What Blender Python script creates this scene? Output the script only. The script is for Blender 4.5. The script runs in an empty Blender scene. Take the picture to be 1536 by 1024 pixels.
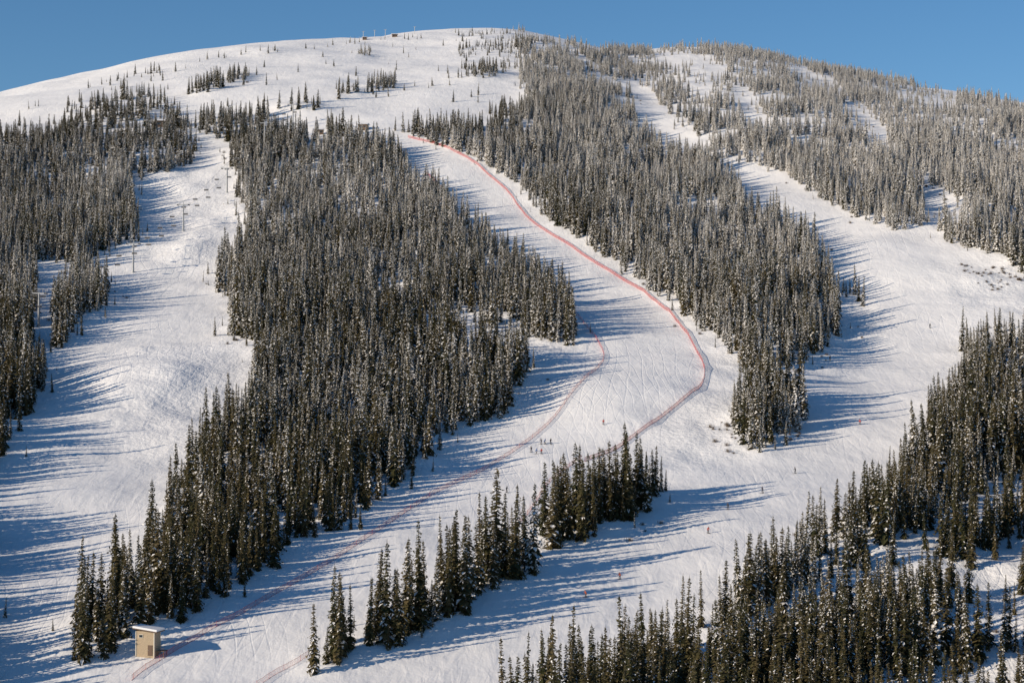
import bpy, math, numpy as np
from mathutils import Vector, Matrix
R = np.random.default_rng(7)
F = 2987.0                      # survey-station focal (pixels of a 1536 wide plate)
PITCH = math.radians(2.0)
cp, sp = math.cos(PITCH), math.sin(PITCH)
scene = bpy.context.scene
COL = scene.collection

# ------------------------------------------------------------------ noise
_tabs = {}
def vnoise(x, y, wl, seed):
    if seed not in _tabs:
        _tabs[seed] = np.random.default_rng(seed).random((256, 256)) * 2 - 1
    t = _tabs[seed]
    u = np.asarray(x) / wl + 1000.37; v = np.asarray(y) / wl + 1000.71
    i = np.floor(u).astype(int); j = np.floor(v).astype(int)
    fu = u - i; fv = v - j
    fu = fu*fu*(3-2*fu); fv = fv*fv*(3-2*fv)
    i0 = i % 256; i1 = (i+1) % 256; j0 = j % 256; j1 = (j+1) % 256
    return (t[i0, j0]*(1-fu)+t[i1, j0]*fu)*(1-fv)+(t[i0, j1]*(1-fu)+t[i1, j1]*fu)*fv

# ------------------------------------------------------------------ terrain
kD = np.array([395, 425, 470, 530, 600, 680, 780, 890, 1020, 1100, 1180.])
kP = np.array([1024, 950, 850, 750, 650, 550, 450, 350, 250, 200, 165.])
Dd = np.arange(300, 1300, 5.0)
Pd = np.where(Dd < 395, 1024+(395-Dd)*3.0, np.interp(Dd, kD, kP))
Pd = np.where(Dd > 1180, 165-(Dd-1180)*0.4, Pd)
ker = np.exp(-0.5*(np.arange(-12, 13)/5.0)**2); ker /= ker.sum()
Pd = np.convolve(np.pad(Pd, 12, mode='edge'), ker, mode='valid')
skx0 = np.array([-900, -400, 0, 60, 180, 270, 370, 480, 560, 640, 690, 730, 770, 810, 870, 940, 1000, 1060, 1150, 1250, 1330, 1400, 1480, 1536, 2000, 2500.])
sky0 = np.array([290, 215, 160, 137, 110, 86, 72, 63, 57, 49, 44, 43, 46, 54, 70, 87, 75, 76, 93, 111, 133, 143, 160, 172, 260, 330.])
skx = np.arange(-900, 2501, 10.0); sky_ = np.interp(skx, skx0, sky0)
k2 = np.exp(-0.5*(np.arange(-6, 7)/2.2)**2); k2 /= k2.sum()
sky_ = np.convolve(np.pad(sky_, 6, mode='edge'), k2, mode='valid')
def ev(py):
    v = (512-py)/F
    return (sp+v*cp)/(cp-v*sp)
def base_py(x, D):
    s = np.interp(768+F*x/1600.0, skx, sky_)
    t = np.clip((D-1080)/520.0, 0, 1)
    p = np.interp(D, Dd, Pd)
    p0 = np.interp(1080, Dd, Pd)
    g = 1-(1-t)**2
    up = p0-(p0-s)*g
    w = np.clip((D-1040)/80.0, 0, 1); w = w*w*(3-2*w)
    return p*(1-w)+up*w
def zbase(x, y):
    x = np.asarray(x, float); y = np.asarray(y, float)
    D = np.clip(y, 395, 1600)
    z = D*ev(base_py(x, D))
    d = np.clip(395-y, 0, None)
    z = z-0.15*d
    b = np.clip(y-1600, 0, None)
    z = z+np.where(b < 400, 0.17*b-0.0006*b*b, 0.17*400-0.0006*160000-0.31*(b-400))
    a = np.clip((y-360)/120, 0, 1)
    z = z+a*(4.2*vnoise(x, y, 130, 1)+2.2*vnoise(x, y, 52, 2)+0.75*vnoise(x, y, 21, 3))
    z = z+4.5*np.exp(-(((x+118)/30)**2+((y-650)/45)**2))
    z = z-4.0*np.exp(-(((x-125)/28)**2+((y-700)/70)**2))
    side = np.clip((np.abs(x)-420)/600, 0, 1)
    z = z+side*25*vnoise(x, y, 400, 5)
    return np.maximum(z, -112+2*vnoise(x, y, 90, 6))

def survey(pts):
    """bearings taken from the survey station -> map coordinates (x, y) on the terrain"""
    pts = np.array(pts, float)
    h = (pts[:, 0]-768)/F; v = (512-pts[:, 1])/F
    dx, dy, dz = h, cp-v*sp, sp+v*cp
    Ds = np.arange(250, 1606, 2.0)
    X = (dx/dy)[:, None]*Ds[None]; Y = np.repeat(Ds[None], len(pts), 0)
    Z = (dz/dy)[:, None]*Ds[None]
    below = Z < zbase(X, Y)
    k = np.argmax(below, 1); k = np.where(below.any(1), k, len(Ds)-1)
    D = Ds[k]
    return np.stack([dx/dy*D, D], 1)
def dens(poly, step=22, closed=True):
    out = []
    n = len(poly)
    for i in range(n if closed else n-1):
        a = np.array(poly[i], float); b = np.array(poly[(i+1) % n], float)
        m = max(1, int(np.hypot(*(b-a))/step))
        for k in range(m):
            out.append(a+(b-a)*k/m)
    if not closed: out.append(np.array(poly[-1], float))
    return out

# ------------------------------------------------------------------ forest stands (polygon, density)
stands = [
 ([(-500,260),(-200,225),(0,212),(100,200),(180,192),(250,196),(292,215),(294,245),(250,264),(202,274),(192,300),(206,345),(207,370),(150,380),(135,402),(85,405),(72,440),(50,470),(42,515),(68,560),(65,602),(35,630),(8,640),(22,672),(12,698),(-40,740),(-45,860),(-30,1000),(-30,1120),(-500,1150)],1.0),
 ([(122,415),(160,430),(160,458),(122,490),(110,515),(80,525),(74,490),(84,450)],1.0),
 ([(345,222),(420,208),(480,214),(540,214),(595,228),(612,262),(655,282),(690,332),(730,362),(790,402),(832,442),(856,478),(862,522),(800,512),(760,492),(700,500),(690,530),(760,535),(800,552),(790,575),(768,592),(764,628),(702,642),(690,664),(655,682),(620,714),(570,752),(530,782),(500,802),(440,828),(400,860),(320,908),(280,932),(240,950),(200,966),(160,988),(130,1004),(108,980),(118,930),(180,900),(205,850),(235,800),(262,745),(285,700),(310,672),(372,612),(384,560),(392,516),(342,506),(346,452),(320,436),(332,402),(370,378),(372,340),(356,300),(360,266),(346,250)],1.0),
 ([(600,200),(700,196),(740,190),(786,160),(780,110),(770,60),(850,66),(900,84),(942,150),(962,195),(1000,226),(1060,246),(1086,256),(1096,275),(1112,306),(1180,345),(1236,392),(1252,445),(1260,502),(1246,528),(1200,550),(1150,558),(1128,562),(1100,538),(1078,512),(1040,492),(1000,456),(950,416),(900,386),(850,352),(806,322),(790,292),(750,262),(705,238),(645,214)],1.0),
 ([(1098,625),(1128,605),(1148,560),(1182,600),(1204,600),(1198,655),(1160,662),(1130,686),(1106,655)],1.3),
 ([(1252,400),(1300,420),(1296,510),(1256,480)],0.12),
 ([(900,80),(1060,72),(1150,88),(1250,106),(1400,138),(1536,166),(2000,260),(2000,480),(1536,415),(1480,380),(1415,364),(1410,348),(1456,322),(1410,284),(1372,278),(1392,302),(1397,340),(1340,349),(1300,332),(1250,312),(1200,278),(1160,254),(1095,246),(1000,215),(950,160)],0.85),
 ([(1440,520),(1490,502),(1540,494),(1750,450),(1750,1150),(700,1120),(850,1056),(930,1016),(980,982),(1060,946),(1110,916),(1170,868),(1200,830),(1262,798),(1335,748),(1392,666),(1388,640),(1410,606),(1466,568),(1450,540)],1.0),
 ([(812,838),(870,816),(930,794),(975,770),(988,735),(930,742),(860,772),(808,795)],1.5),
 ([(720,894),(760,886),(800,858),(800,830),(745,846),(716,862)],1.5),
 ([(545,988),(600,974),(650,950),(716,920),(716,880),(650,908),(590,936),(542,960)],1.5),
 ([(458,1018),(524,1008),(530,970),(482,976)],1.5),
 ([(108,985),(130,1006),(200,968),(190,930),(120,935)],1.3),
 ([(412,168),(480,168),(488,156),(418,156)],1.0),
 ([(500,152),(592,134),(592,122),(506,140)],1.0),
 ([(280,142),(310,142),(376,118),(376,108),(310,124),(282,134)],0.8),
 ([(120,150),(180,130),(250,150),(292,205),(240,200),(60,206),(60,180)],0.28),
 ([(295,200),(300,178),(400,176),(420,206),(345,216)],0.7),
 ([(400,200),(420,190),(600,190),(600,208),(520,210)],0.35),
 ([(532,88),(560,86),(560,76),(536,78)],0.8),
 ([(705,126),(745,116),(745,104),(708,112)],0.7),
 ([(728,180),(762,178),(760,162),(732,164)],0.7),
 ([(690,118),(790,132),(790,46),(680,48)],0.20),
 ([(-300,250),(0,212),(0,170),(200,112),(360,80),(640,54),(700,52),(700,60),(560,66),(380,84),(200,122),(60,150),(60,206)],0.12),
 ([(60,180),(600,186),(780,160),(700,52),(200,112),(0,165)],0.010),
]
gaps = [   # snow glades inside the stands
 ([(942,130),(975,136),(1015,192),(1056,215),(1080,246),(1050,240),(1000,216),(958,184)],0.02),
 ([(1095,130),(1125,135),(1165,198),(1132,202),(1100,165)],0.10),
 ([(1265,155),(1295,158),(1345,228),(1310,228),(1275,190)],0.08),
 ([(1180,103),(1250,120),(1275,150),(1195,130)],0.15),
 ([(965,74),(1070,86),(1110,124),(1000,108)],0.14),
 ([(1330,135),(1440,152),(1430,168),(1340,150)],0.15),
 ([(830,62),(870,80),(930,140),(905,130),(850,90)],0.3),
 ([(1160,190),(1230,215),(1250,240),(1180,220)],0.35),
 ([(1400,180),(1500,205),(1500,220),(1400,200)],0.3),
 ([(620,480),(760,478),(800,500),(700,528),(600,500)],0.4),
 ([(480,300),(520,320),(515,400),(490,380)],0.45),
 ([(560,440),(640,410),(660,430),(570,470)],0.45),
 ([(1440,505),(1560,478),(1560,540),(1470,545)],0.5),
 ([(1385,585),(1440,560),(1445,600),(1395,625)],0.5),
 ([(1030,996),(1110,942),(1250,886),(1300,864),(1420,846),(1560,818),(1560,876),(1420,896),(1290,920),(1150,962),(1060,1008)],0.02),
 ([(1400,925),(1560,892),(1560,975),(1410,970)],0.04),
 ([(1300,850),(1400,792),(1560,702),(1560,750),(1420,832),(1320,880)],0.08),
 ([(1300,1035),(1560,985),(1560,1060),(1300,1080)],0.05),
 ([(210,285),(260,300),(230,250),(180,260)],0.5),
 ([(55,395),(90,400),(72,560),(48,560)],0.02),
]
rough = [
 [(150,520),(300,505),(385,525),(370,600),(290,680),(215,720),(150,640)],
 [(960,650),(1060,580),(1100,560),(1110,700),(1000,720)],
 [(1380,390),(1560,400),(1560,480),(1440,470)],
 [(600,480),(800,480),(880,530),(830,600),(760,640),(690,560)],
 [(1050,500),(1110,520),(1130,580),(1070,600)],
 [(1240,400),(1310,420),(1290,560),(1200,570)],
 [(1000,1040),(1060,930),(1560,780),(1560,1050)],
 [(1380,570),(1480,500),(1560,480),(1560,560),(1400,620)],
 [(200,250),(350,260),(360,330),(330,420),(230,400)],
]
CS = 2.5
GX0, GY0 = -800.0, 200.0
gnx, gny = int(1600/CS), int(1450/CS)
gx = GX0+(np.arange(gnx)+.5)*CS; gy = GY0+(np.arange(gny)+.5)*CS
GXX, GYY = np.meshgrid(gx, gy, indexing='ij')
mask = np.zeros((gnx, gny)); rmask = np.zeros((gnx, gny))
def raster(poly):
    P = survey(dens(poly))
    x0, x1 = P[:, 0].min(), P[:, 0].max(); y0, y1 = P[:, 1].min(), P[:, 1].max()
    i0 = max(0, int((x0-GX0)/CS)); i1 = min(gnx, int((x1-GX0)/CS)+2)
    j0 = max(0, int((y0-GY0)/CS)); j1 = min(gny, int((y1-GY0)/CS)+2)
    X = GXX[i0:i1, j0:j1]; Y = GYY[i0:i1, j0:j1]
    ins = np.zeros(X.shape, bool)
    n = len(P)
    for k in range(n):
        ax, ay = P[k]; bx, by = P[(k+1) % n]
        if ay == by: continue
        c = ((ay > Y) != (by > Y)) & (X < (bx-ax)*(Y-ay)/(by-ay)+ax)
        ins ^= c
    return (slice(i0, i1), slice(j0, j1)), ins
for poly, d in stands:
    sl, ins = raster(poly)
    m = mask[sl]; m[ins] = np.maximum(m[ins], d)
for poly, d in gaps:
    sl, ins = raster(poly)
    m = mask[sl]; m[ins] = m[ins]*d
for poly in rough:
    sl, ins = raster(poly); m = rmask[sl]; m[ins] = 1
def blur(a, r, it=2):
    for _ in range(it):
        for ax in (0, 1):
            k = 2*r+1
            pad = [(0, 0), (0, 0)]; pad[ax] = (r+1, r)
            c = np.cumsum(np.pad(a, pad, mode='edge'), axis=ax)
            if ax == 0: a = (c[k:]-c[:-k])/k
            else: a = (c[:, k:]-c[:, :-k])/k
    return a
msoft = blur(np.minimum(mask, 1), 2)
mwide = blur(np.minimum(mask, 1), 4)
rsoft = blur(rmask, 4)
def samp(a, x, y):
    u = np.clip((np.asarray(x)-GX0)/CS-.5, 0, gnx-1.001); v = np.clip((np.asarray(y)-GY0)/CS-.5, 0, gny-1.001)
    i = u.astype(int); j = v.astype(int); fu = u-i; fv = v-j
    return (a[i, j]*(1-fu)+a[i+1, j]*fu)*(1-fv)+(a[i, j+1]*(1-fu)+a[i+1, j+1]*fu)*fv
def zt(x, y):
    m = samp(msoft, x, y); r = samp(rsoft, x, y)
    a = np.clip((np.asarray(y)-300)/80, 0, 1)
    return zbase(x, y)+1.3*m+a*((0.05+0.5*np.clip(m*2, 0, 1)+.45*r)*vnoise(x, y, 7, 11)+r*1.5*vnoise(x, y, 17, 12)*np.abs(vnoise(x, y, 40, 13))*2)

# ------------------------------------------------------------------ material helpers
def newmat(name):
    m = bpy.data.materials.new(name); m.use_nodes = True
    nt = m.node_tree; b = nt.nodes['Principled BSDF']
    return m, nt, b
def simple(name, col, rough=.7, metal=0., var=.12, scale=6.):
    m, nt, b = newmat(name)
    b.inputs['Roughness'].default_value = rough; b.inputs['Metallic'].default_value = metal
    n = nt.nodes.new('ShaderNodeTexNoise'); n.inputs['Scale'].default_value = scale
    tc = nt.nodes.new('ShaderNodeTexCoord'); nt.links.new(tc.outputs['Object'], n.inputs['Vector'])
    r = nt.nodes.new('ShaderNodeValToRGB')
    r.color_ramp.elements[0].position = .3; r.color_ramp.elements[1].position = .7
    r.color_ramp.elements[0].color = (*[c*(1-var) for c in col], 1)
    r.color_ramp.elements[1].color = (*[min(1, c*(1+var)) for c in col], 1)
    nt.links.new(n.outputs['Fac'], r.inputs['Fac']); nt.links.new(r.outputs['Color'], b.inputs['Base Color'])
    return m
def instmat(name, c0, c1, rough, spec=.2):
    m, nt, b = newmat(name)
    oi = nt.nodes.new('ShaderNodeObjectInfo'); r = nt.nodes.new('ShaderNodeValToRGB')
    r.color_ramp.elements[0].color = (*c0, 1); r.color_ramp.elements[1].color = (*c1, 1)
    nt.links.new(oi.outputs['Random'], r.inputs['Fac']); nt.links.new(r.outputs['Color'], b.inputs['Base Color'])
    b.inputs['Roughness'].default_value = rough; b.inputs['Specular IOR Level'].default_value = spec
    return m
M_need = instmat('fir_needles', (.034, .038, .014), (.085, .068, .028), .8)
M_need2 = instmat('fir_needles_light', (.078, .066, .028), (.13, .10, .05), .8)
M_bark = simple('fir_bark', (.10, .08, .06), .9)
M_tsnow = instmat('branch_snow', (.80, .79, .77), (.92, .90, .87), .7)
M_rime = instmat('rimed_needles', (.40, .37, .33), (.68, .65, .60), .8)
M_twig = instmat('willow_twigs', (.07, .05, .035), (.14, .10, .07), .9)

# snow ground
M_snow, nt, b = newmat('snow_ground')
N = nt.nodes; L = nt.links
tc = N.new('ShaderNodeTexCoord')
att = N.new('ShaderNodeAttribute'); att.attribute_name = 'forest'
atr = N.new('ShaderNodeAttribute'); atr.attribute_name = 'rough'
def noise(scale, detail=4, vec=None, rough=.55, dist=0.):
    n = N.new('ShaderNodeTexNoise'); n.inputs['Scale'].default_value = scale; n.inputs['Detail'].default_value = detail
    n.inputs['Roughness'].default_value = rough; n.inputs['Distortion'].default_value = dist
    L.new(vec if vec else tc.outputs['Object'], n.inputs['Vector']); return n.outputs['Fac']
def mth(op, a, b_=None, clamp=False):
    n = N.new('ShaderNodeMath'); n.operation = op; n.use_clamp = clamp
    for k, v in enumerate((a, b_)):
        if v is None: continue
        if isinstance(v, (int, float)): n.inputs[k].default_value = v
        else: L.new(v, n.inputs[k])
    return n.outputs[0]
def mapping(rot, scl):
    n = N.new('ShaderNodeMapping'); n.inputs['Rotation'].default_value = (0, 0, rot); n.inputs['Scale'].default_value = scl
    L.new(tc.outputs['Object'], n.inputs['Vector']); return n.outputs[0]
def tracks(rot, sc, dist, w):
    wv = N.new('ShaderNodeTexWave'); wv.inputs['Scale'].default_value = sc; wv.inputs['Distortion'].default_value = dist
    wv.inputs['Detail'].default_value = 2; wv.inputs['Detail Scale'].default_value = .35
    L.new(mapping(rot, (1, .35, 1)), wv.inputs['Vector'])
    s = mth('SUBTRACT', wv.outputs['Fac'], 1-w); s = mth('DIVIDE', s, w, True)
    return s
t1 = tracks(0.25, .07, 12, .04); t2 = tracks(-.45, .09, 15, .04); t3 = tracks(.9, .08, 13, .035)
big = noise(.012, 3)
trk = mth('ADD', mth('ADD', t1, t2), t3)
trk = mth('MULTIPLY', trk, mth('MULTIPLY', mth('SUBTRACT', big, .40), 3.0, True))
lump = noise(.10, 4, None, .5)
fine = noise(1.3, 3, None, .6)
streak = noise(.30, 3, mapping(.2, (1, .10, 1)), .55, .5)
hgt = mth('ADD', mth('MULTIPLY', lump, .85), mth('MULTIPLY', fine, .045))
hgt = mth('ADD', hgt, mth('MULTIPLY', streak, .40))
hgt = mth('SUBTRACT', hgt, mth('MULTIPLY', trk, .08))
hgt = mth('ADD', hgt, mth('MULTIPLY', mth('MULTIPLY', noise(.5, 4), mth('ADD', att.outputs['Fac'], atr.outputs['Fac'])), .8))
bp = N.new('ShaderNodeBump'); bp.inputs['Strength'].default_value = .65; bp.inputs['Distance'].default_value = 1.0
L.new(hgt, bp.inputs['Height']); L.new(bp.outputs[0], b.inputs['Normal'])
rp = N.new('ShaderNodeValToRGB'); rp.color_ramp.elements[0].position = .3; rp.color_ramp.elements[1].position = .7
rp.color_ramp.elements[0].color = (.89, .88, .86, 1); rp.color_ramp.elements[1].color = (.95, .94, .92, 1)
L.new(noise(.03, 6), rp.inputs['Fac']); L.new(rp.outputs['Color'], b.inputs['Base Color'])
b.inputs['Roughness'].default_value = .6; b.inputs['Specular IOR Level'].default_value = .25

# ------------------------------------------------------------------ terrain mesh
def grow(a, b_, s0, fac):
    out = [a]; s = s0
    while abs(out[-1]-a) < abs(b_-a):
        out.append(out[-1]+math.copysign(s, b_-a)); s *= fac
    return out[1:]
xs = np.array(grow(-440, -6000, 2.4, 1.12)[::-1]+list(np.arange(-440, 440.1, 2.0))+grow(440, 6000, 2.4, 1.12))
ys = [340.0]
while ys[-1] < 1720: ys.append(ys[-1]+1.2+(ys[-1]-340)*.0018)
ys = np.array(grow(340, -3000, 2, 1.15)[::-1]+ys+grow(ys[-1], 8000, 5, 1.1))
XX, YY = np.meshgrid(xs, ys, indexing='ij')
ZZ = zt(XX, YY)
nx, ny = XX.shape
co = np.stack([XX, YY, ZZ], -1).reshape(-1, 3)
idx = np.arange(nx*ny).reshape(nx, ny)
q = np.stack([idx[:-1, :-1], idx[1:, :-1], idx[1:, 1:], idx[:-1, 1:]], -1).reshape(-1, 4)
me = bpy.data.meshes.new('snow_mountain_terrain')
me.vertices.add(len(co)); me.vertices.foreach_set('co', co.ravel())
me.loops.add(q.size); me.loops.foreach_set('vertex_index', q.ravel().astype(np.int32))
me.polygons.add(len(q)); me.polygons.foreach_set('loop_start', np.arange(0, q.size, 4, dtype=np.int32))
me.polygons.foreach_set('use_smooth', np.ones(len(q), bool))
for nm_, arr_ in (('forest', msoft), ('rough', rsoft)):
    a = me.attributes.new(nm_, 'FLOAT', 'POINT'); a.data.foreach_set('value', samp(arr_, XX, YY).ravel().astype(np.float32))
me.update(calc_edges=True); me.validate(); me.materials.append(M_snow)
COL.objects.link(bpy.data.objects.new('snow_mountain_terrain', me))

# ------------------------------------------------------------------ conifers
def mesh_from(name, V, Fc, Mi, mats):
    m = bpy.data.meshes.new(name); m.from_pydata([tuple(v) for v in V], [], Fc)
    for x in mats: m.materials.append(x)
    m.polygons.foreach_set('material_index', np.array(Mi, np.int32)); m.update()
    return m
def fir(seed, snow, rime, patch):
    r = np.random.default_rng(seed)
    V, Fc, Mi = [], [], []
    H = 15.0
    k = 5
    for ring, (zz, rr) in enumerate([(-1.5, .22), (10, .10), (H, .015)]):
        for i in range(k):
            V.append((rr*math.cos(i*2*math.pi/k), rr*math.sin(i*2*math.pi/k), zz))
    for ring in range(2):
        for i in range(k):
            a_ = ring*k+i; b_ = ring*k+(i+1) % k
            Fc.append((a_, b_, b_+k, a_+k)); Mi.append(0)
    def tri(p, q_, s, m):
        n = len(V); V.extend([p, q_, s]); Fc.append((n, n+1, n+2)); Mi.append(m)
    Rb = r.uniform(1.6, 2.4); z = r.uniform(.3, 1.0); pw = r.uniform(.7, .98)
    ph = r.uniform(0, 6.28, 3)
    while z < H-.15:
        t = z/H
        rad = Rb*(1-t)**pw*(.85+.15*math.sin(z*2.1+ph[0])*math.sin(z*.9+ph[1]))+.10
        if t < .12: rad *= .75+t*2
        nb = int(5+3*(1-t))
        a0 = r.uniform(0, 6.28)
        for i in range(nb):
            if r.random() < .08: continue
            a_ = a0+i*6.283/nb+r.normal(0, .22)
            ln = rad*r.uniform(.6, 1.22)
            dr = np.array([math.cos(a_), math.sin(a_), 0]); pr = np.array([-dr[1], dr[0], 0])
            z0 = z+r.normal(0, .10)
            droop = -(.30+.50*(1-t))*ln*r.uniform(.6, 1.3) if t < .9 else .3*ln
            base = np.array([0, 0, z0]); tip = dr*ln+np.array([0, 0, z0+droop])
            mid = dr*ln*.6+np.array([0, 0, z0+droop*.35])
            w = .26*ln+.14
            lf = mid+pr*w+np.array([0, 0, -.16]); rt = mid-pr*w+np.array([0, 0, -.16])
            isn = r.random() < snow
            gm = 4 if r.random() < rime else (1 if r.random() < .7 else 2)
            tri(base, lf, tip, gm); tri(base, tip, rt, gm)
            if isn:
                o = np.array([0, 0, .07]); s0 = r.uniform(.05, .5)
                p0 = base+(tip-base)*s0+o*1.5; m2 = mid+o+dr*ln*r.uniform(-.1, .15)
                tp = base+(tip-base)*r.uniform(.8, 1)+o*.6
                ww = w*r.uniform(.6, 1.0)*patch
                tri(p0, m2+pr*ww-o, tp, 3); tri(p0, tp, m2-pr*ww-o, 3)
            for c in range(2):
                s = r.uniform(.45, 1.0); c0 = base+(tip-base)*s+np.array([0, 0, (1-abs(2*s-1))*.06])
                sz = (.20+.20*ln)*r.uniform(.7, 1.3)
                d1 = dr*r.uniform(-.2, 1)+pr*r.uniform(-1, 1)+np.array([0, 0, r.uniform(-.7, .1)])
                d2 = pr*r.uniform(-1, 1)+np.array([0, 0, r.uniform(-1.3, -.3)])
                g2 = 3 if r.random() < snow*.4*patch else (4 if r.random() < rime else (1 if r.random() < .65 else 2))
                tri(c0, c0+d1*sz, c0+d2*sz, g2)
        z += (.32+.28*(1-t))*r.uniform(.8, 1.25)
    tri(np.array([-.07, 0, H-.6]), np.array([.07, 0, H-.6]), np.array([0, 0, H+.5]), 1)
    tri(np.array([0, -.07, H-.6]), np.array([0, .07, H-.6]), np.array([0, 0, H+.5]), 1)
    return mesh_from('fir_%d' % seed, V, Fc, Mi, [M_bark, M_need, M_need2, M_tsnow, M_rime])
fir_col = bpy.data.collections.new('fir_tree_kinds')
classes = [(.10, .0, .6), (.32, .04, .75), (.55, .16, .9), (.80, .45, 1.), (.97, .90, 1.15)]
NV = 5
for c, (s, rm, pt) in enumerate(classes):
    for v in range(NV):
        fir_col.objects.link(bpy.data.objects.new('fir_kind_%02d' % (c*NV+v), fir(100+c*NV+v, s, rm, pt)))
def shrub(seed):
    r = np.random.default_rng(seed); V, Fc, Mi = [], [], []
    for i in range(80):
        a_ = r.uniform(0, 6.28); tl = abs(r.normal(0, .55)); ln = r.uniform(.5, 1.5)
        p = np.array([r.normal(0, .35), r.normal(0, .35), -.1])
        d = np.array([math.cos(a_)*math.sin(tl), math.sin(a_)*math.sin(tl), math.cos(tl)])
        w = np.array([-math.sin(a_), math.cos(a_), 0])*.025
        for (b0, b1, ws) in [(p, p+d*ln, 1), (p+d*ln*.4, p+d*ln*.75+w*9, .7), (p+d*ln*.5, p+d*ln*.9-w*8, .7)]:
            n = len(V); V.extend([b0-w*ws, b0+w*ws, b1]); Fc.append((n, n+1, n+2)); Mi.append(0)
    return mesh_from('shrub_%d' % seed, V, Fc, Mi, [M_twig])
sh_col = bpy.data.collections.new('shrub_kinds')
for v in range(3): sh_col.objects.link(bpy.data.objects.new('shrub_kind_%02d' % v, shrub(50+v)))

def scatter(name, P, rot, scl, ix, coll):
    m = bpy.data.meshes.new(name); m.vertices.add(len(P)); m.vertices.foreach_set('co', P.ravel().astype(np.float32))
    for nm, arr in (('rot', rot), ('scl', scl)):
        a = m.attributes.new(nm, 'FLOAT_VECTOR', 'POINT'); a.data.foreach_set('vector', arr.ravel().astype(np.float32))
    a = m.attributes.new('kind', 'INT', 'POINT'); a.data.foreach_set('value', ix.astype(np.int32))
    o = bpy.data.objects.new(name, m); COL.objects.link(o)
    g = bpy.data.node_groups.new(name+'_scatter', 'GeometryNodeTree')
    g.interface.new_socket('Geometry', in_out='INPUT', socket_type='NodeSocketGeometry')
    g.interface.new_socket('Geometry', in_out='OUTPUT', socket_type='NodeSocketGeometry')
    gi = g.nodes.new('NodeGroupInput'); go = g.nodes.new('NodeGroupOutput')
    ci = g.nodes.new('GeometryNodeCollectionInfo'); ci.inputs['Collection'].default_value = coll
    ci.inputs['Separate Children'].default_value = True; ci.inputs['Reset Children'].default_value = True
    ip = g.nodes.new('GeometryNodeInstanceOnPoints'); ip.inputs['Pick Instance'].default_value = True
    def na(nm, dt):
        n = g.nodes.new('GeometryNodeInputNamedAttribute'); n.data_type = dt; n.inputs['Name'].default_value = nm
        return [s for s in n.outputs if s.enabled and s.name == 'Attribute'][0]
    g.links.new(gi.outputs[0], ip.inputs['Points']); g.links.new(ci.outputs[0], ip.inputs['Instance'])
    g.links.new(na('kind', 'INT'), ip.inputs['Instance Index'])
    g.links.new(na('rot', 'FLOAT_VECTOR'), ip.inputs['Rotation']); g.links.new(na('scl', 'FLOAT_VECTOR'), ip.inputs['Scale'])
    g.links.new(ip.outputs[0], go.inputs[0])
    md = o.modifiers.new('scatter', 'NODES'); md.node_group = g
    return o

sp_ = 3.0
ax = np.arange(-760, 760, sp_); ay = np.arange(300, 1640, sp_)
TX, TY = np.meshgrid(ax, ay, indexing='ij')
TX = TX.ravel(); TY = TY.ravel()
near = np.abs(TX) < TY*.27+50
TX, TY = TX[near], TY[near]
TX = TX+R.uniform(-.5, .5, TX.size)*sp_*.95; TY = TY+R.uniform(-.5, .5, TY.size)*sp_*.95
ii = np.clip(((TX-GX0)/CS).astype(int), 0, gnx-1); jj = np.clip(((TY-GY0)/CS).astype(int), 0, gny-1)
mk = mask[ii, jj]; ms = samp(msoft, TX, TY)
clump = np.clip(.80+.60*vnoise(TX, TY, 16, 21)+.35*vnoise(TX, TY, 7, 22), .12, 1)
clump = np.where((TY > 1050) & (TX/TY > .01), np.clip(.8+1.3*vnoise(TX, TY, 26, 26), .15, 1.3), clump)
clump = np.where(mk < .5, np.clip(1.0+1.6*vnoise(TX, TY, 22, 23), 0, 3), clump)
clump = np.where(mk > 1.1, .85, clump)
spars = np.where(TY > 1050, np.where(TX/TY > .045, .60, .72), .95)
keep = R.random(TX.size) < mk*clump*spars
fringe = (mk == 0) & (ms > .12) & (R.random(TX.size) < .05)
keep = keep | fringe
TX, TY, mk, ms, fringe = TX[keep], TY[keep], mk[keep], ms[keep], fringe[keep]
TZ = zt(TX, TY)
zn = np.interp(TY, [380, 700, 1000, 1100, 1250, 1600], [1.03, .98, .82, .74, .56, .40])
h = zn*np.clip(R.normal(.86, .20, TX.size)+.18*vnoise(TX, TY, 30, 24), .3, 1.42)
h = np.where(R.random(TX.size) < .14, h*R.uniform(.35, .7, TX.size), h)
h = np.where(fringe, h*R.uniform(.2, .55, TX.size), h)
h = np.where((mk > 0) & (mk < .21), h*.75, h)
h = np.where((mk > 1.4) & (R.random(TX.size) < .5), h*1.12, h)
rightlow = (TX/TY > .06) & (TY < 560)
h = np.where(rightlow, h*.84, h)
wd = h*R.uniform(.80, 1.2, TX.size)*np.where(TY > 1000, 1.2, 1.0)
fr = np.interp(TY, [380, 480, 600, 700, 800, 950, 1050, 1250, 1600], [.08, .16, .33, .44, .52, .60, .72, .86, .95])
fr = fr+np.interp(TX/TY, [-.3, -.1, .03, .12, .2, .3], [-.05, -.02, .0, .2, .3, .36])*np.clip((TY-780)/250, 0, 1)
fr = fr+.15*vnoise(TX, TY, 45, 25)+R.normal(0, .11, TX.size)
fr = fr-.34*np.clip((.012-TX/TY)/.02, 0, 1)*np.clip((TY-1020)/60, 0, 1)
fr = np.where(rightlow, fr+.08, fr)
kind = np.clip((fr*5).astype(int), 0, 4)*NV+R.integers(0, NV, TX.size)
rot = np.stack([R.normal(0, .03, TX.size), R.normal(0, .03, TX.size), R.uniform(0, 6.28, TX.size)], 1)
scatter('conifer_forest', np.stack([TX, TY, TZ-.1], 1), rot, np.stack([wd, wd, h], 1), kind, fir_col)
print('TREES', TX.size)

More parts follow.
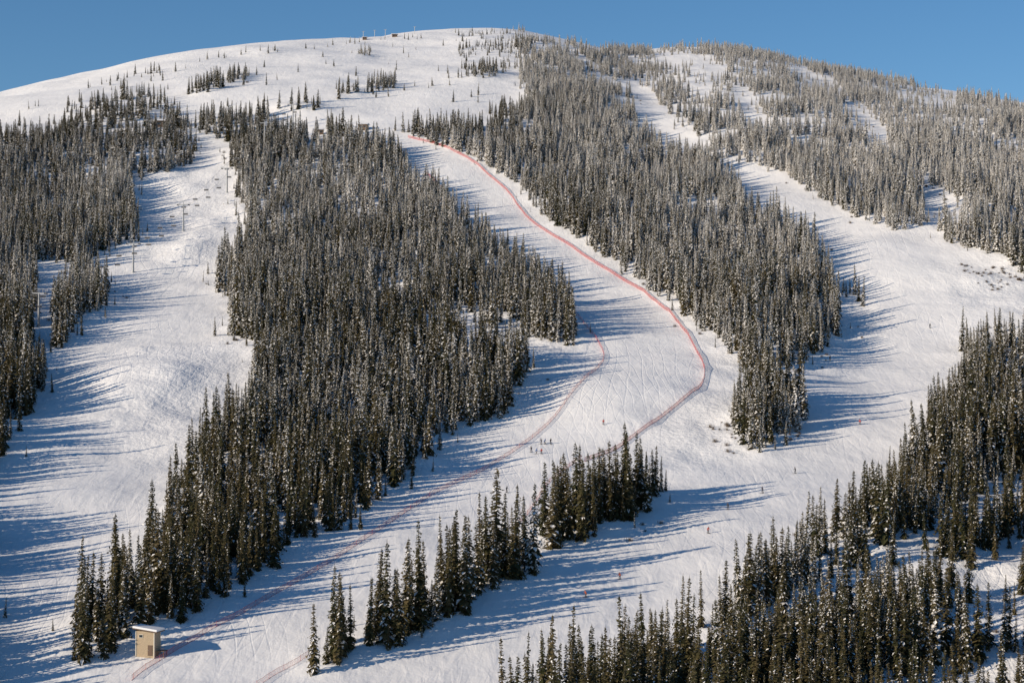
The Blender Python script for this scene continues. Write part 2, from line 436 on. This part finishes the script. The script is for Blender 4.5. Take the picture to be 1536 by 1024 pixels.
# shrubs on the banks
sx = R.uniform(-420, 420, 90000); sy = R.uniform(380, 1250, 90000)
smk = samp(mask, sx, sy); sms = samp(mwide, sx, sy)
pn = np.clip(vnoise(sx, sy, 28, 31)*2-.6, 0, 1)
ks = (smk < .3) & (sms > .18) & (R.random(sx.size) < .12*pn)
patches = [[(925,800),(980,775),(985,800),(930,815)],[(1060,625),(1100,640),(1112,690),(1075,670)],[(1440,395),(1536,410),(1536,445),(1450,425)],[(1385,575),(1440,560),(1440,590),(1390,600)],[(1160,650),(1205,640),(1200,665),(1160,672)],[(1440,495),(1540,485),(1540,510),(1450,520)]]
pk = np.zeros(sx.size, bool)
for p in patches:
    sl, ins = raster(p); mm = np.zeros_like(mask); mm[sl][ins] = 1
    pk |= (samp(mm, sx, sy) > .5)
ks |= pk & (R.random(sx.size) < .6) & (vnoise(sx, sy, 9, 33) > -.1)
sx, sy = sx[ks], sy[ks]; s = R.uniform(.4, 1.2, sx.size)
scatter('shrub_thicket', np.stack([sx, sy, zt(sx, sy)], 1), np.stack([s*0, s*0, R.uniform(0, 6.28, s.size)], 1), np.stack([s, s, s], 1), R.integers(0, 3, s.size), sh_col)

# ------------------------------------------------------------------ generic mesh builder
class MB:
    def __init__(s): s.V = []; s.F = []; s.M = []
    def box(s, c, d, m=0, rot=None):
        n = len(s.V); c = Vector(c)
        for x in (-.5, .5):
            for y in (-.5, .5):
                for z in (-.5, .5):
                    p = Vector((x*d[0], y*d[1], z*d[2]))
                    if rot: p = rot @ p
                    s.V.append(tuple(c+p))
        for f in ((0, 1, 3, 2), (4, 6, 7, 5), (0, 4, 5, 1), (2, 3, 7, 6), (0, 2, 6, 4), (1, 5, 7, 3)):
            s.F.append(tuple(n+i for i in f)); s.M.append(m)
    def tube(s, p, q_, r0, r1, m=0, k=8):
        p = Vector(p); q_ = Vector(q_); d = (q_-p).normalized()
        u = d.orthogonal().normalized(); v = d.cross(u); n = len(s.V)
        for c, r in ((p, r0), (q_, r1)):
            for i in range(k):
                a_ = i*2*math.pi/k; s.V.append(tuple(c+(u*math.cos(a_)+v*math.sin(a_))*r))
        for i in range(k):
            j = (i+1) % k; s.F.append((n+i, n+j, n+k+j, n+k+i)); s.M.append(m)
        s.F.append(tuple(n+i for i in range(k-1, -1, -1))); s.M.append(m)
        s.F.append(tuple(n+k+i for i in range(k))); s.M.append(m)
    def ob(s, name, mats, parent=None, loc=(0, 0, 0), rz=0, coll=True):
        m = mesh_from(name, s.V, s.F, s.M, mats); o = bpy.data.objects.new(name, m)
        COL.objects.link(o); o.location = loc; o.rotation_euler = (0, 0, rz)
        if parent: o.parent = parent
        return o
def empty(name, loc, rz=0):
    o = bpy.data.objects.new(name, None); o.empty_display_size = .5; COL.objects.link(o); o.location = loc; o.rotation_euler = (0, 0, rz); return o
def at(px, py):
    x, y = survey([(px, py)])[0]; return np.array([x, y, float(zt(x, y))])

M_steel = simple('galvanised_steel', (.36, .37, .38), .5, .3)
M_dark = simple('dark_rubber', (.04, .04, .045), .6)
M_tan = simple('tan_siding', (.42, .33, .22), .8)
M_trim = simple('cream_trim', (.6, .55, .45), .7)
M_glass = simple('window_glass', (.03, .04, .05), .15)
M_rsnow = simple('roof_snow', (.84, .84, .84), .7, 0, .03)
M_wood = simple('brown_timber', (.14, .09, .06), .8)
M_net = simple('red_net', (.52, .09, .07), .7)
M_orange = simple('orange_cloth', (.75, .16, .05), .8)

# ------------------------------------------------------------------ race hut
hx, hy, hz = at(222, 982)
hut = empty('race_hut', (hx, hy, hz), math.radians(-12))
mb = MB(); mb.box((0, 0, 2.2), (3.9, 3.2, 5.4))
for z in np.arange(.3, 4.8, .3): mb.box((0, -1.61, z), (3.9, .03, .03), 0); mb.box((-1.96, 0, z), (.03, 3.2, .03), 0)
for x, y in ((-1.95, -1.6), (1.95, -1.6), (-1.95, 1.6), (1.95, 1.6)): mb.box((x, y, 2.2), (.18, .18, 5.36), 1)
mb.ob('walls', [M_tan, M_trim], hut)
mb = MB(); rr = Matrix.Rotation(math.radians(8), 3, 'Y'); mb.box((.1, 0, 5.12), (5.3, 4.4, .20), 0, rr); mb.box((.1, 0, 5.42), (5.25, 4.3, .40), 1, rr)
mb.ob('snowy_roof', [M_wood, M_rsnow], hut)
mb = MB(); mb.box((-.9, -1.64, 3.9), (.9, .08, .7), 0); mb.box((-.9, -1.67, 3.9), (.7, .06, .5), 1)
mb.box((-1.99, 0, 3.7), (.08, 1.2, .8), 0); mb.box((-2.02, 0, 3.7), (.06, 1.0, .6), 1)
mb.ob('windows', [M_trim, M_glass], hut)
mb = MB(); mb.box((1.1, -1.65, 1.05), (.95, .1, 2.1), 0); mb.box((.8, -1.72, 1.1), (.06, .05, .12), 1); mb.ob('door', [M_wood, M_steel], hut)
mb = MB()
for x in (2.2, 3.4):
    for y in (-.6, 1.0): mb.box((x+.2, y, .0), (.12, .12, 1.6), 0)
mb.box((2.95, .2, .85), (1.7, 2.0, .12), 0); mb.box((2.95, -.75, 1.35), (1.7, .06, .08), 0)
mb.ob('deck', [M_wood], hut)

# ------------------------------------------------------------------ safety nets
def net(pix, name, hgt=1.7, thin=1.0):
    P = survey(dens(pix, 10, False))
    seg = [P[0]]
    for p in P[1:]:
        if np.hypot(*(p-seg[-1])) > 2.2: seg.append(p)
    P = np.array(seg)
    for _ in range(3): P[1:-1] = (P[:-2]+2*P[1:-1]+P[2:])/4
    dl = np.hypot(*np.diff(P, axis=0).T); s = np.concatenate([[0], np.cumsum(dl)])
    t = np.arange(0, s[-1], 1.0); X = np.interp(t, s, P[:, 0]); Y = np.interp(t, s, P[:, 1])
    Z = zt(X, Y)
    mb = MB()
    for i in range(len(t)-1):
        a_ = (X[i], Y[i]); b_ = (X[i+1], Y[i+1])
        for k, zz in enumerate(np.linspace(.1, hgt, 6)):
            w = (.05 if k in (0, 5) else .02)*thin
            sg = -.08*math.sin(math.pi*((i % 4)/4)); sg2 = -.08*math.sin(math.pi*(((i % 4)+1)/4))
            n = len(mb.V)
            mb.V += [(a_[0], a_[1], Z[i]+zz-w+sg), (b_[0], b_[1], Z[i+1]+zz-w+sg2), (b_[0], b_[1], Z[i+1]+zz+w+sg2), (a_[0], a_[1], Z[i]+zz+w+sg)]
            mb.F.append((n, n+1, n+2, n+3)); mb.M.append(0)
        for f in (0, .5):
            x = a_[0]+(b_[0]-a_[0])*f; y = a_[1]+(b_[1]-a_[1])*f; z = Z[i]+(Z[i+1]-Z[i])*f
            ux, uy = (b_[0]-a_[0])*.02*thin, (b_[1]-a_[1])*.02*thin
            n = len(mb.V)
            mb.V += [(x-ux, y-uy, z+.1), (x+ux, y+uy, z+.1), (x+ux, y+uy, z+hgt-.05), (x-ux, y-uy, z+hgt-.05)]
            mb.F.append((n, n+1, n+2, n+3)); mb.M.append(0)
        if i % 5 == 0: mb.tube((a_[0], a_[1], Z[i]-.3), (a_[0], a_[1], Z[i]+hgt+.15), .035, .03, 0, 5)
    return mb.ob(name, [M_net])
net([(612,208),(655,218),(690,232),(720,252),(738,270),(770,292),(780,308),(784,326),(820,350),(862,374),(895,398),(930,418),(965,440),(1000,466),(1025,494),(1044,525),(1060,555),(1061,568),(1040,592),(1000,620),(955,655),(915,680),(875,694)], 'safety_net', 1.15, 1.45)
net([(640,262),(668,290),(676,310)], 'safety_net', 1.2, 1.2)
net([(852,456),(872,484),(895,512),(914,532),(908,545),(880,566),(855,596),(832,628),(800,658),(770,680),(710,714),(650,742),(600,775),(560,802),(500,842),(430,884),(370,918),(320,945),(265,975),(225,1004),(195,1022)], 'safety_net', 1.1, .95)
net([(385,1030),(420,1012),(466,990)], 'safety_net', 1.1, .7)
net([(872,690),(850,702),(820,728),(800,762),(780,790),(765,800)], 'safety_net', 1.1, .95)

# ------------------------------------------------------------------ chairlift
tw = [at(58, 494), at(183, 408), at(275, 346)]
d01 = (tw[2]-tw[0])[:2]; d01 /= np.hypot(*d01)
ang = math.atan2(d01[1], d01[0])-math.pi/2
allt = []
p0 = tw[0][:2]
for k in (-150, -70): allt.append(p0+d01*k)
for t_ in tw: allt.append(p0+d01*np.dot(t_[:2]-p0, d01))
last = allt[-1]
for k in (75, 150, 215): allt.append(last+d01*k)
perp = np.array([d01[1], -d01[0]])
heads = []
for p in allt:
    z = float(zt(p[0], p[1])); HT = 12.0
    e = empty('chairlift_tower', (p[0], p[1], z), ang)
    mb = MB(); mb.tube((0, 0, -1), (0, 0, HT), .45, .30, 0, 12); mb.tube((0, 0, -.8), (0, 0, .35), .8, .8, 0, 12)
    for zz in np.arange(2, HT, .5): mb.box((0, -.48, zz), (.35, .04, .04), 0)
    mb.ob('mast', [M_steel], e)
    mb = MB(); mb.box((0, 0, HT+.1), (5.6, .36, .42), 0); mb.box((0, 0, HT+1.0), (.14, .14, 1.6), 0); mb.box((0, 0, HT+1.7), (3.2, .12, .12), 0)
    mb.box((-2.6, 0, HT+.75), (.1, .1, 1.1), 0); mb.box((2.6, 0, HT+.75), (.1, .1, 1.1), 0)
    mb.ob('crossarm', [M_steel], e)
    mb = MB()
    for sx_ in (-2.6, 2.6):
        mb.box((sx_, 0, HT-.15), (.14, 3.2, .16), 0)
        for yy in np.linspace(-1.4, 1.4, 5): mb.tube((sx_-.09, yy, HT-.05), (sx_+.09, yy, HT-.05), .24, .24, 0, 10)
    mb.ob('sheaves', [M_dark], e)
    heads.append(np.array([p[0], p[1], z+HT+.2]))
def catp(a_, b_, t, sag=1.6): 
    q_ = a_+(b_-a_)*t; q_ = q_.copy(); q_[2] -= sag*4*t*(1-t); return q_
for sd in (-2.6, 2.6):
    off = np.array([perp[0]*sd, perp[1]*sd, 0]); mb = MB()
    for a_, b_ in zip(heads[:-1], heads[1:]):
        for k in range(8): mb.tube(catp(a_, b_, k/8)+off, catp(a_, b_, (k+1)/8)+off, .035, .035, 0, 5)
    mb.ob('haul_cable', [M_dark])
mb = MB()
mb.tube((0, 0, 0), (0, 0, -2.2), .05, .05); mb.box((0, 0, -2.2), (2.3, .07, .07))
for x in (-1.1, 1.1): mb.tube((x, 0, -2.2), (x, .12, -3.0), .04, .04); mb.tube((x, .12, -3.0), (x, -.5, -3.05), .04, .04)
mb.box((0, -.2, -3.05), (2.2, .55, .08), 1); mb.box((0, .12, -2.7), (2.2, .07, .5), 1); mb.box((0, -.5, -3.45), (2.0, .05, .05))
chair_me = mesh_from('chairlift_chair', mb.V, mb.F, mb.M, [M_steel, M_dark])
for si, sd in enumerate((-2.6, 2.6)):
    off = np.array([perp[0]*sd, perp[1]*sd, 0])
    for a_, b_ in zip(heads[:-1], heads[1:]):
        Ls = np.linalg.norm(b_-a_); n = int(Ls/19)
        for k in range(n):
            o = bpy.data.objects.new('chairlift_chair', chair_me); COL.objects.link(o)
            o.location = catp(a_, b_, (k+.5+.2*si)/n)+off; o.rotation_euler = (0, 0, ang+(math.pi if si else 0))

def station(px, py, w, d, h_, rz=0, name='lift_station'):
    x, y, z = at(px, py); e = empty(name, (x, y, z), rz)
    mb = MB(); mb.box((0, 0, h_/2-.5), (w, d, h_+1), 0); mb.box((-w*.2, -d/2-.03, h_*.45), (w*.3, .08, h_*.4), 1); mb.box((w*.25, -d/2-.03, h_*.55), (w*.2, .08, h_*.3), 1); mb.ob('walls', [M_wood, M_glass], e)
    mb = MB(); n = 0
    hw, hd = w/2+.6, d/2+.6
    mb.V += [(-hw, -hd, h_), (hw, -hd, h_), (hw, hd, h_), (-hw, hd, h_), (-hw, 0, h_+w*.2), (hw, 0, h_+w*.2)]
    mb.F += [(0, 1, 5, 4), (2, 3, 4, 5), (0, 4, 3), (1, 2, 5), (0, 3, 2, 1)]; mb.M += [0]*5
    mb.ob('snowy_roof', [M_rsnow], e)
station(242, 192, 7, 5, 3, .2); station(545, 196, 5, 4, 2.6, -.2); station(478, 203, 5, 4, 2.5, .1)
station(592, 56, 4, 3, 1.8, .1); station(547, 60, 3, 3, 1.8)
for px, py in ((562, 57), (545, 59), (578, 56), (622, 52)):
    x, y, z = at(px, py); e = empty('summit_mast', (x, y, z)); mb = MB(); mb.tube((0, 0, -1), (0, 0, 6), .22, .15); mb.box((0, 0, 5.8), (2.4, .25, .2)); mb.box((0,0,5.0),(.9,.2,.18)); mb.ob('mast', [M_steel], e)

# ------------------------------------------------------------------ skiers
def body_mesh(name, pose, jacket, pants):
    crouch, step = pose
    J = {'pel': (0, .05, .93-crouch*.25), 'sp': (0, .0, 1.15-crouch*.27), 'ch': (0, -.08-crouch*.15, 1.38-crouch*.3), 'nk': (0, -.12-crouch*.2, 1.52-crouch*.32), 'hd': (0, -.15-crouch*.25, 1.66-crouch*.33)}
    pts = []; rad = []; ed = []; nm = {}
    def add(k, p, r_, par=None):
        nm[k] = len(pts); pts.append(p); rad.append(r_)
        if par: ed.append((nm[par], nm[k]))
    add('pel', J['pel'], (.17, .14)); add('sp', J['sp'], (.16, .13), 'pel'); add('ch', J['ch'], (.19, .14), 'sp'); add('nk', J['nk'], (.07, .07), 'ch'); add('hd', J['hd'], (.10, .115), 'nk')
    cz = J['ch'][2]; cy = J['ch'][1]
    for sd, n in ((-1, 'l'), (1, 'r')):
        add('sh'+n, (sd*.2, cy, cz+.03), (.085, .085), 'ch'); add('el'+n, (sd*.32, cy-.06, cz-.22), (.06, .06), 'sh'+n)
        add('wr'+n, (sd*.30, cy-.28, cz-.30), (.045, .045), 'el'+n); add('ha'+n, (sd*.29, cy-.37, cz-.29), (.05, .05), 'wr'+n)
        st = step*sd
        add('hp'+n, (sd*.11, .04, .86-crouch*.25), (.115, .115), 'pel'); add('kn'+n, (sd*.14, -.12-crouch*.12+st*.15, .50-crouch*.05), (.08, .08), 'hp'+n)
        add('an'+n, (sd*.15, .05+st*.15, .12), (.07, .07), 'kn'+n); add('ft'+n, (sd*.15, -.13+st*.15, .07), (.06, .055), 'an'+n)
    m = bpy.data.meshes.new(name+'_sk'); m.from_pydata(pts, ed, []); o = bpy.data.objects.new(name+'_sk', m); COL.objects.link(o)
    bpy.context.view_layer.objects.active = o
    sk = o.modifiers.new('s', 'SKIN')
    for i, r_ in enumerate(rad): m.skin_vertices[0].data[i].radius = r_
    m.skin_vertices[0].data[0].use_root = True
    o.modifiers.new('d', 'SUBSURF').levels = 1
    dg = bpy.context.evaluated_depsgraph_get(); ev_ = o.evaluated_get(dg); nme = bpy.data.meshes.new_from_object(ev_)
    bpy.data.objects.remove(o)
    nme.materials.clear(); nme.materials.append(jacket); nme.materials.append(pants)
    for p in nme.polygons:
        p.material_index = 0 if p.center.z > .90-crouch*.25 else 1; p.use_smooth = True
    return nme, J, (cy, cz)
cols = {'r': simple('red_jacket', (.55, .07, .04), .7), 'k': simple('black_jacket', (.03, .03, .04), .7), 'b': simple('blue_jacket', (.05, .12, .3), .7), 'o': M_orange}
pants_m = simple('dark_pants', (.035, .035, .045), .8); skin_m = simple('face_skin', (.5, .3, .22), .6)
protos = {}
for k, pose in (('r', (.6, .2)), ('k', (.1, .4)), ('b', (.4, -.3)), ('o', (.7, .1))):
    protos[k] = body_mesh('body_'+k, pose, cols[k], pants_m)
def skier(px, py, k, rz):
    x, y, z = at(px, py); e = empty('skier', (x, y, z+.03), rz)
    nme, J, (cy, cz) = protos[k]
    o = bpy.data.objects.new('body', nme); COL.objects.link(o); o.parent = e
    hdp = J['hd']; mb = MB()
    for (dz0, dz1, r0, r1) in ((.02, .10, .135, .125), (.10, .16, .125, .07), (.16, .18, .07, .02)):
        mb.tube((0, hdp[1]+.015, hdp[2]+dz0), (0, hdp[1]+.015, hdp[2]+dz1), r0, r1, 0, 10)
    mb.box((0, hdp[1]-.11, hdp[2]+.03), (.18, .06, .08), 1); mb.box((0, hdp[1]-.10, hdp[2]-.05), (.12, .05, .09), 2); mb.box((0, hdp[1]-.135, hdp[2]-.02), (.03, .03, .04), 2)
    mb.ob('helmet_and_goggles', [cols[k] if k != 'r' else pants_m, M_glass, skin_m], e)
    mb = MB()
    for sd in (-.15, .15):
        mb.box((sd, -.05, .0), (.10, 1.45, .03)); mb.box((sd, -.86, .06), (.09, .24, .03), 0, Matrix.Rotation(-.5, 3, 'X')); mb.box((sd, 0, .06), (.11, .32, .1), 0)
    mb.ob('skis', [M_dark], e)
    mb = MB()
    for sd in (-1, 1): mb.tube((sd*.29, cy-.37, cz-.22), (sd*.42, cy+.25, .05), .012, .010, 0, 5)
    mb.ob('ski_poles', [M_dark], e)
for px, py, k, rz in ((812,668,'k',-.8),(817,669,'b',1.0),(826,668,'k',.4),(797,680,'k',-.4),(804,681,'b',2.0),(812,681,'r',.3),(930,871,'o',-.6),(879,900,'o',-.9),(1144,741,'k',-.9),(1092,765,'k',-.5),(1193,711,'k',-1.0),(1290,637,'r',-.5),(1395,493,'k',.2),(232,982,'r',.8),(240,976,'k',-.5),(1062,800,'r',.4),(985,300,'k',.2),(760,740,'k',.6),(1180,560,'b',-.4),(1245,545,'k',.2),(905,640,'r',.1)):
    skier(px, py, k, rz)

# ------------------------------------------------------------------ sun, sky, camera
el = math.radians(18.5); sa = math.radians(27)
tos = Vector((-math.cos(el)*math.cos(sa), -math.cos(el)*math.sin(sa), math.sin(el)))
sd = bpy.data.lights.new('sun', 'SUN'); sd.energy = 5.0; sd.angle = math.radians(.5); sd.color = (1, .86, .69)
so = bpy.data.objects.new('sun', sd); COL.objects.link(so); so.rotation_euler = tos.to_track_quat('Z', 'Y').to_euler()
w = bpy.data.worlds.new('World'); scene.world = w; w.use_nodes = True
wn = w.node_tree; bg = wn.nodes['Background']
sk = wn.nodes.new('ShaderNodeTexSky'); sk.sky_type = 'NISHITA'; sk.sun_disc = False
sk.sun_elevation = el; sk.sun_rotation = math.atan2(tos.x, tos.y) % (2*math.pi)
sk.altitude = 2000; sk.air_density = 1.0; sk.dust_density = 0.1; sk.ozone_density = 2.6
hs = wn.nodes.new('ShaderNodeHueSaturation'); hs.inputs['Saturation'].default_value = 1.2
wn.links.new(sk.outputs[0], hs.inputs['Color']); wn.links.new(hs.outputs[0], bg.inputs[0]); bg.inputs[1].default_value = .105
cam = bpy.data.cameras.new('camera'); co_ = bpy.data.objects.new('camera', cam); COL.objects.link(co_)
cam.sensor_width = 36; cam.lens = F/1536*36; cam.clip_start = 1; cam.clip_end = 20000
co_.location = (0, 0, 0); co_.rotation_euler = (math.pi/2+PITCH, 0, 0)
scene.camera = co_
scene.view_settings.view_transform = 'Standard'; scene.view_settings.look = 'None'; scene.view_settings.exposure = 0
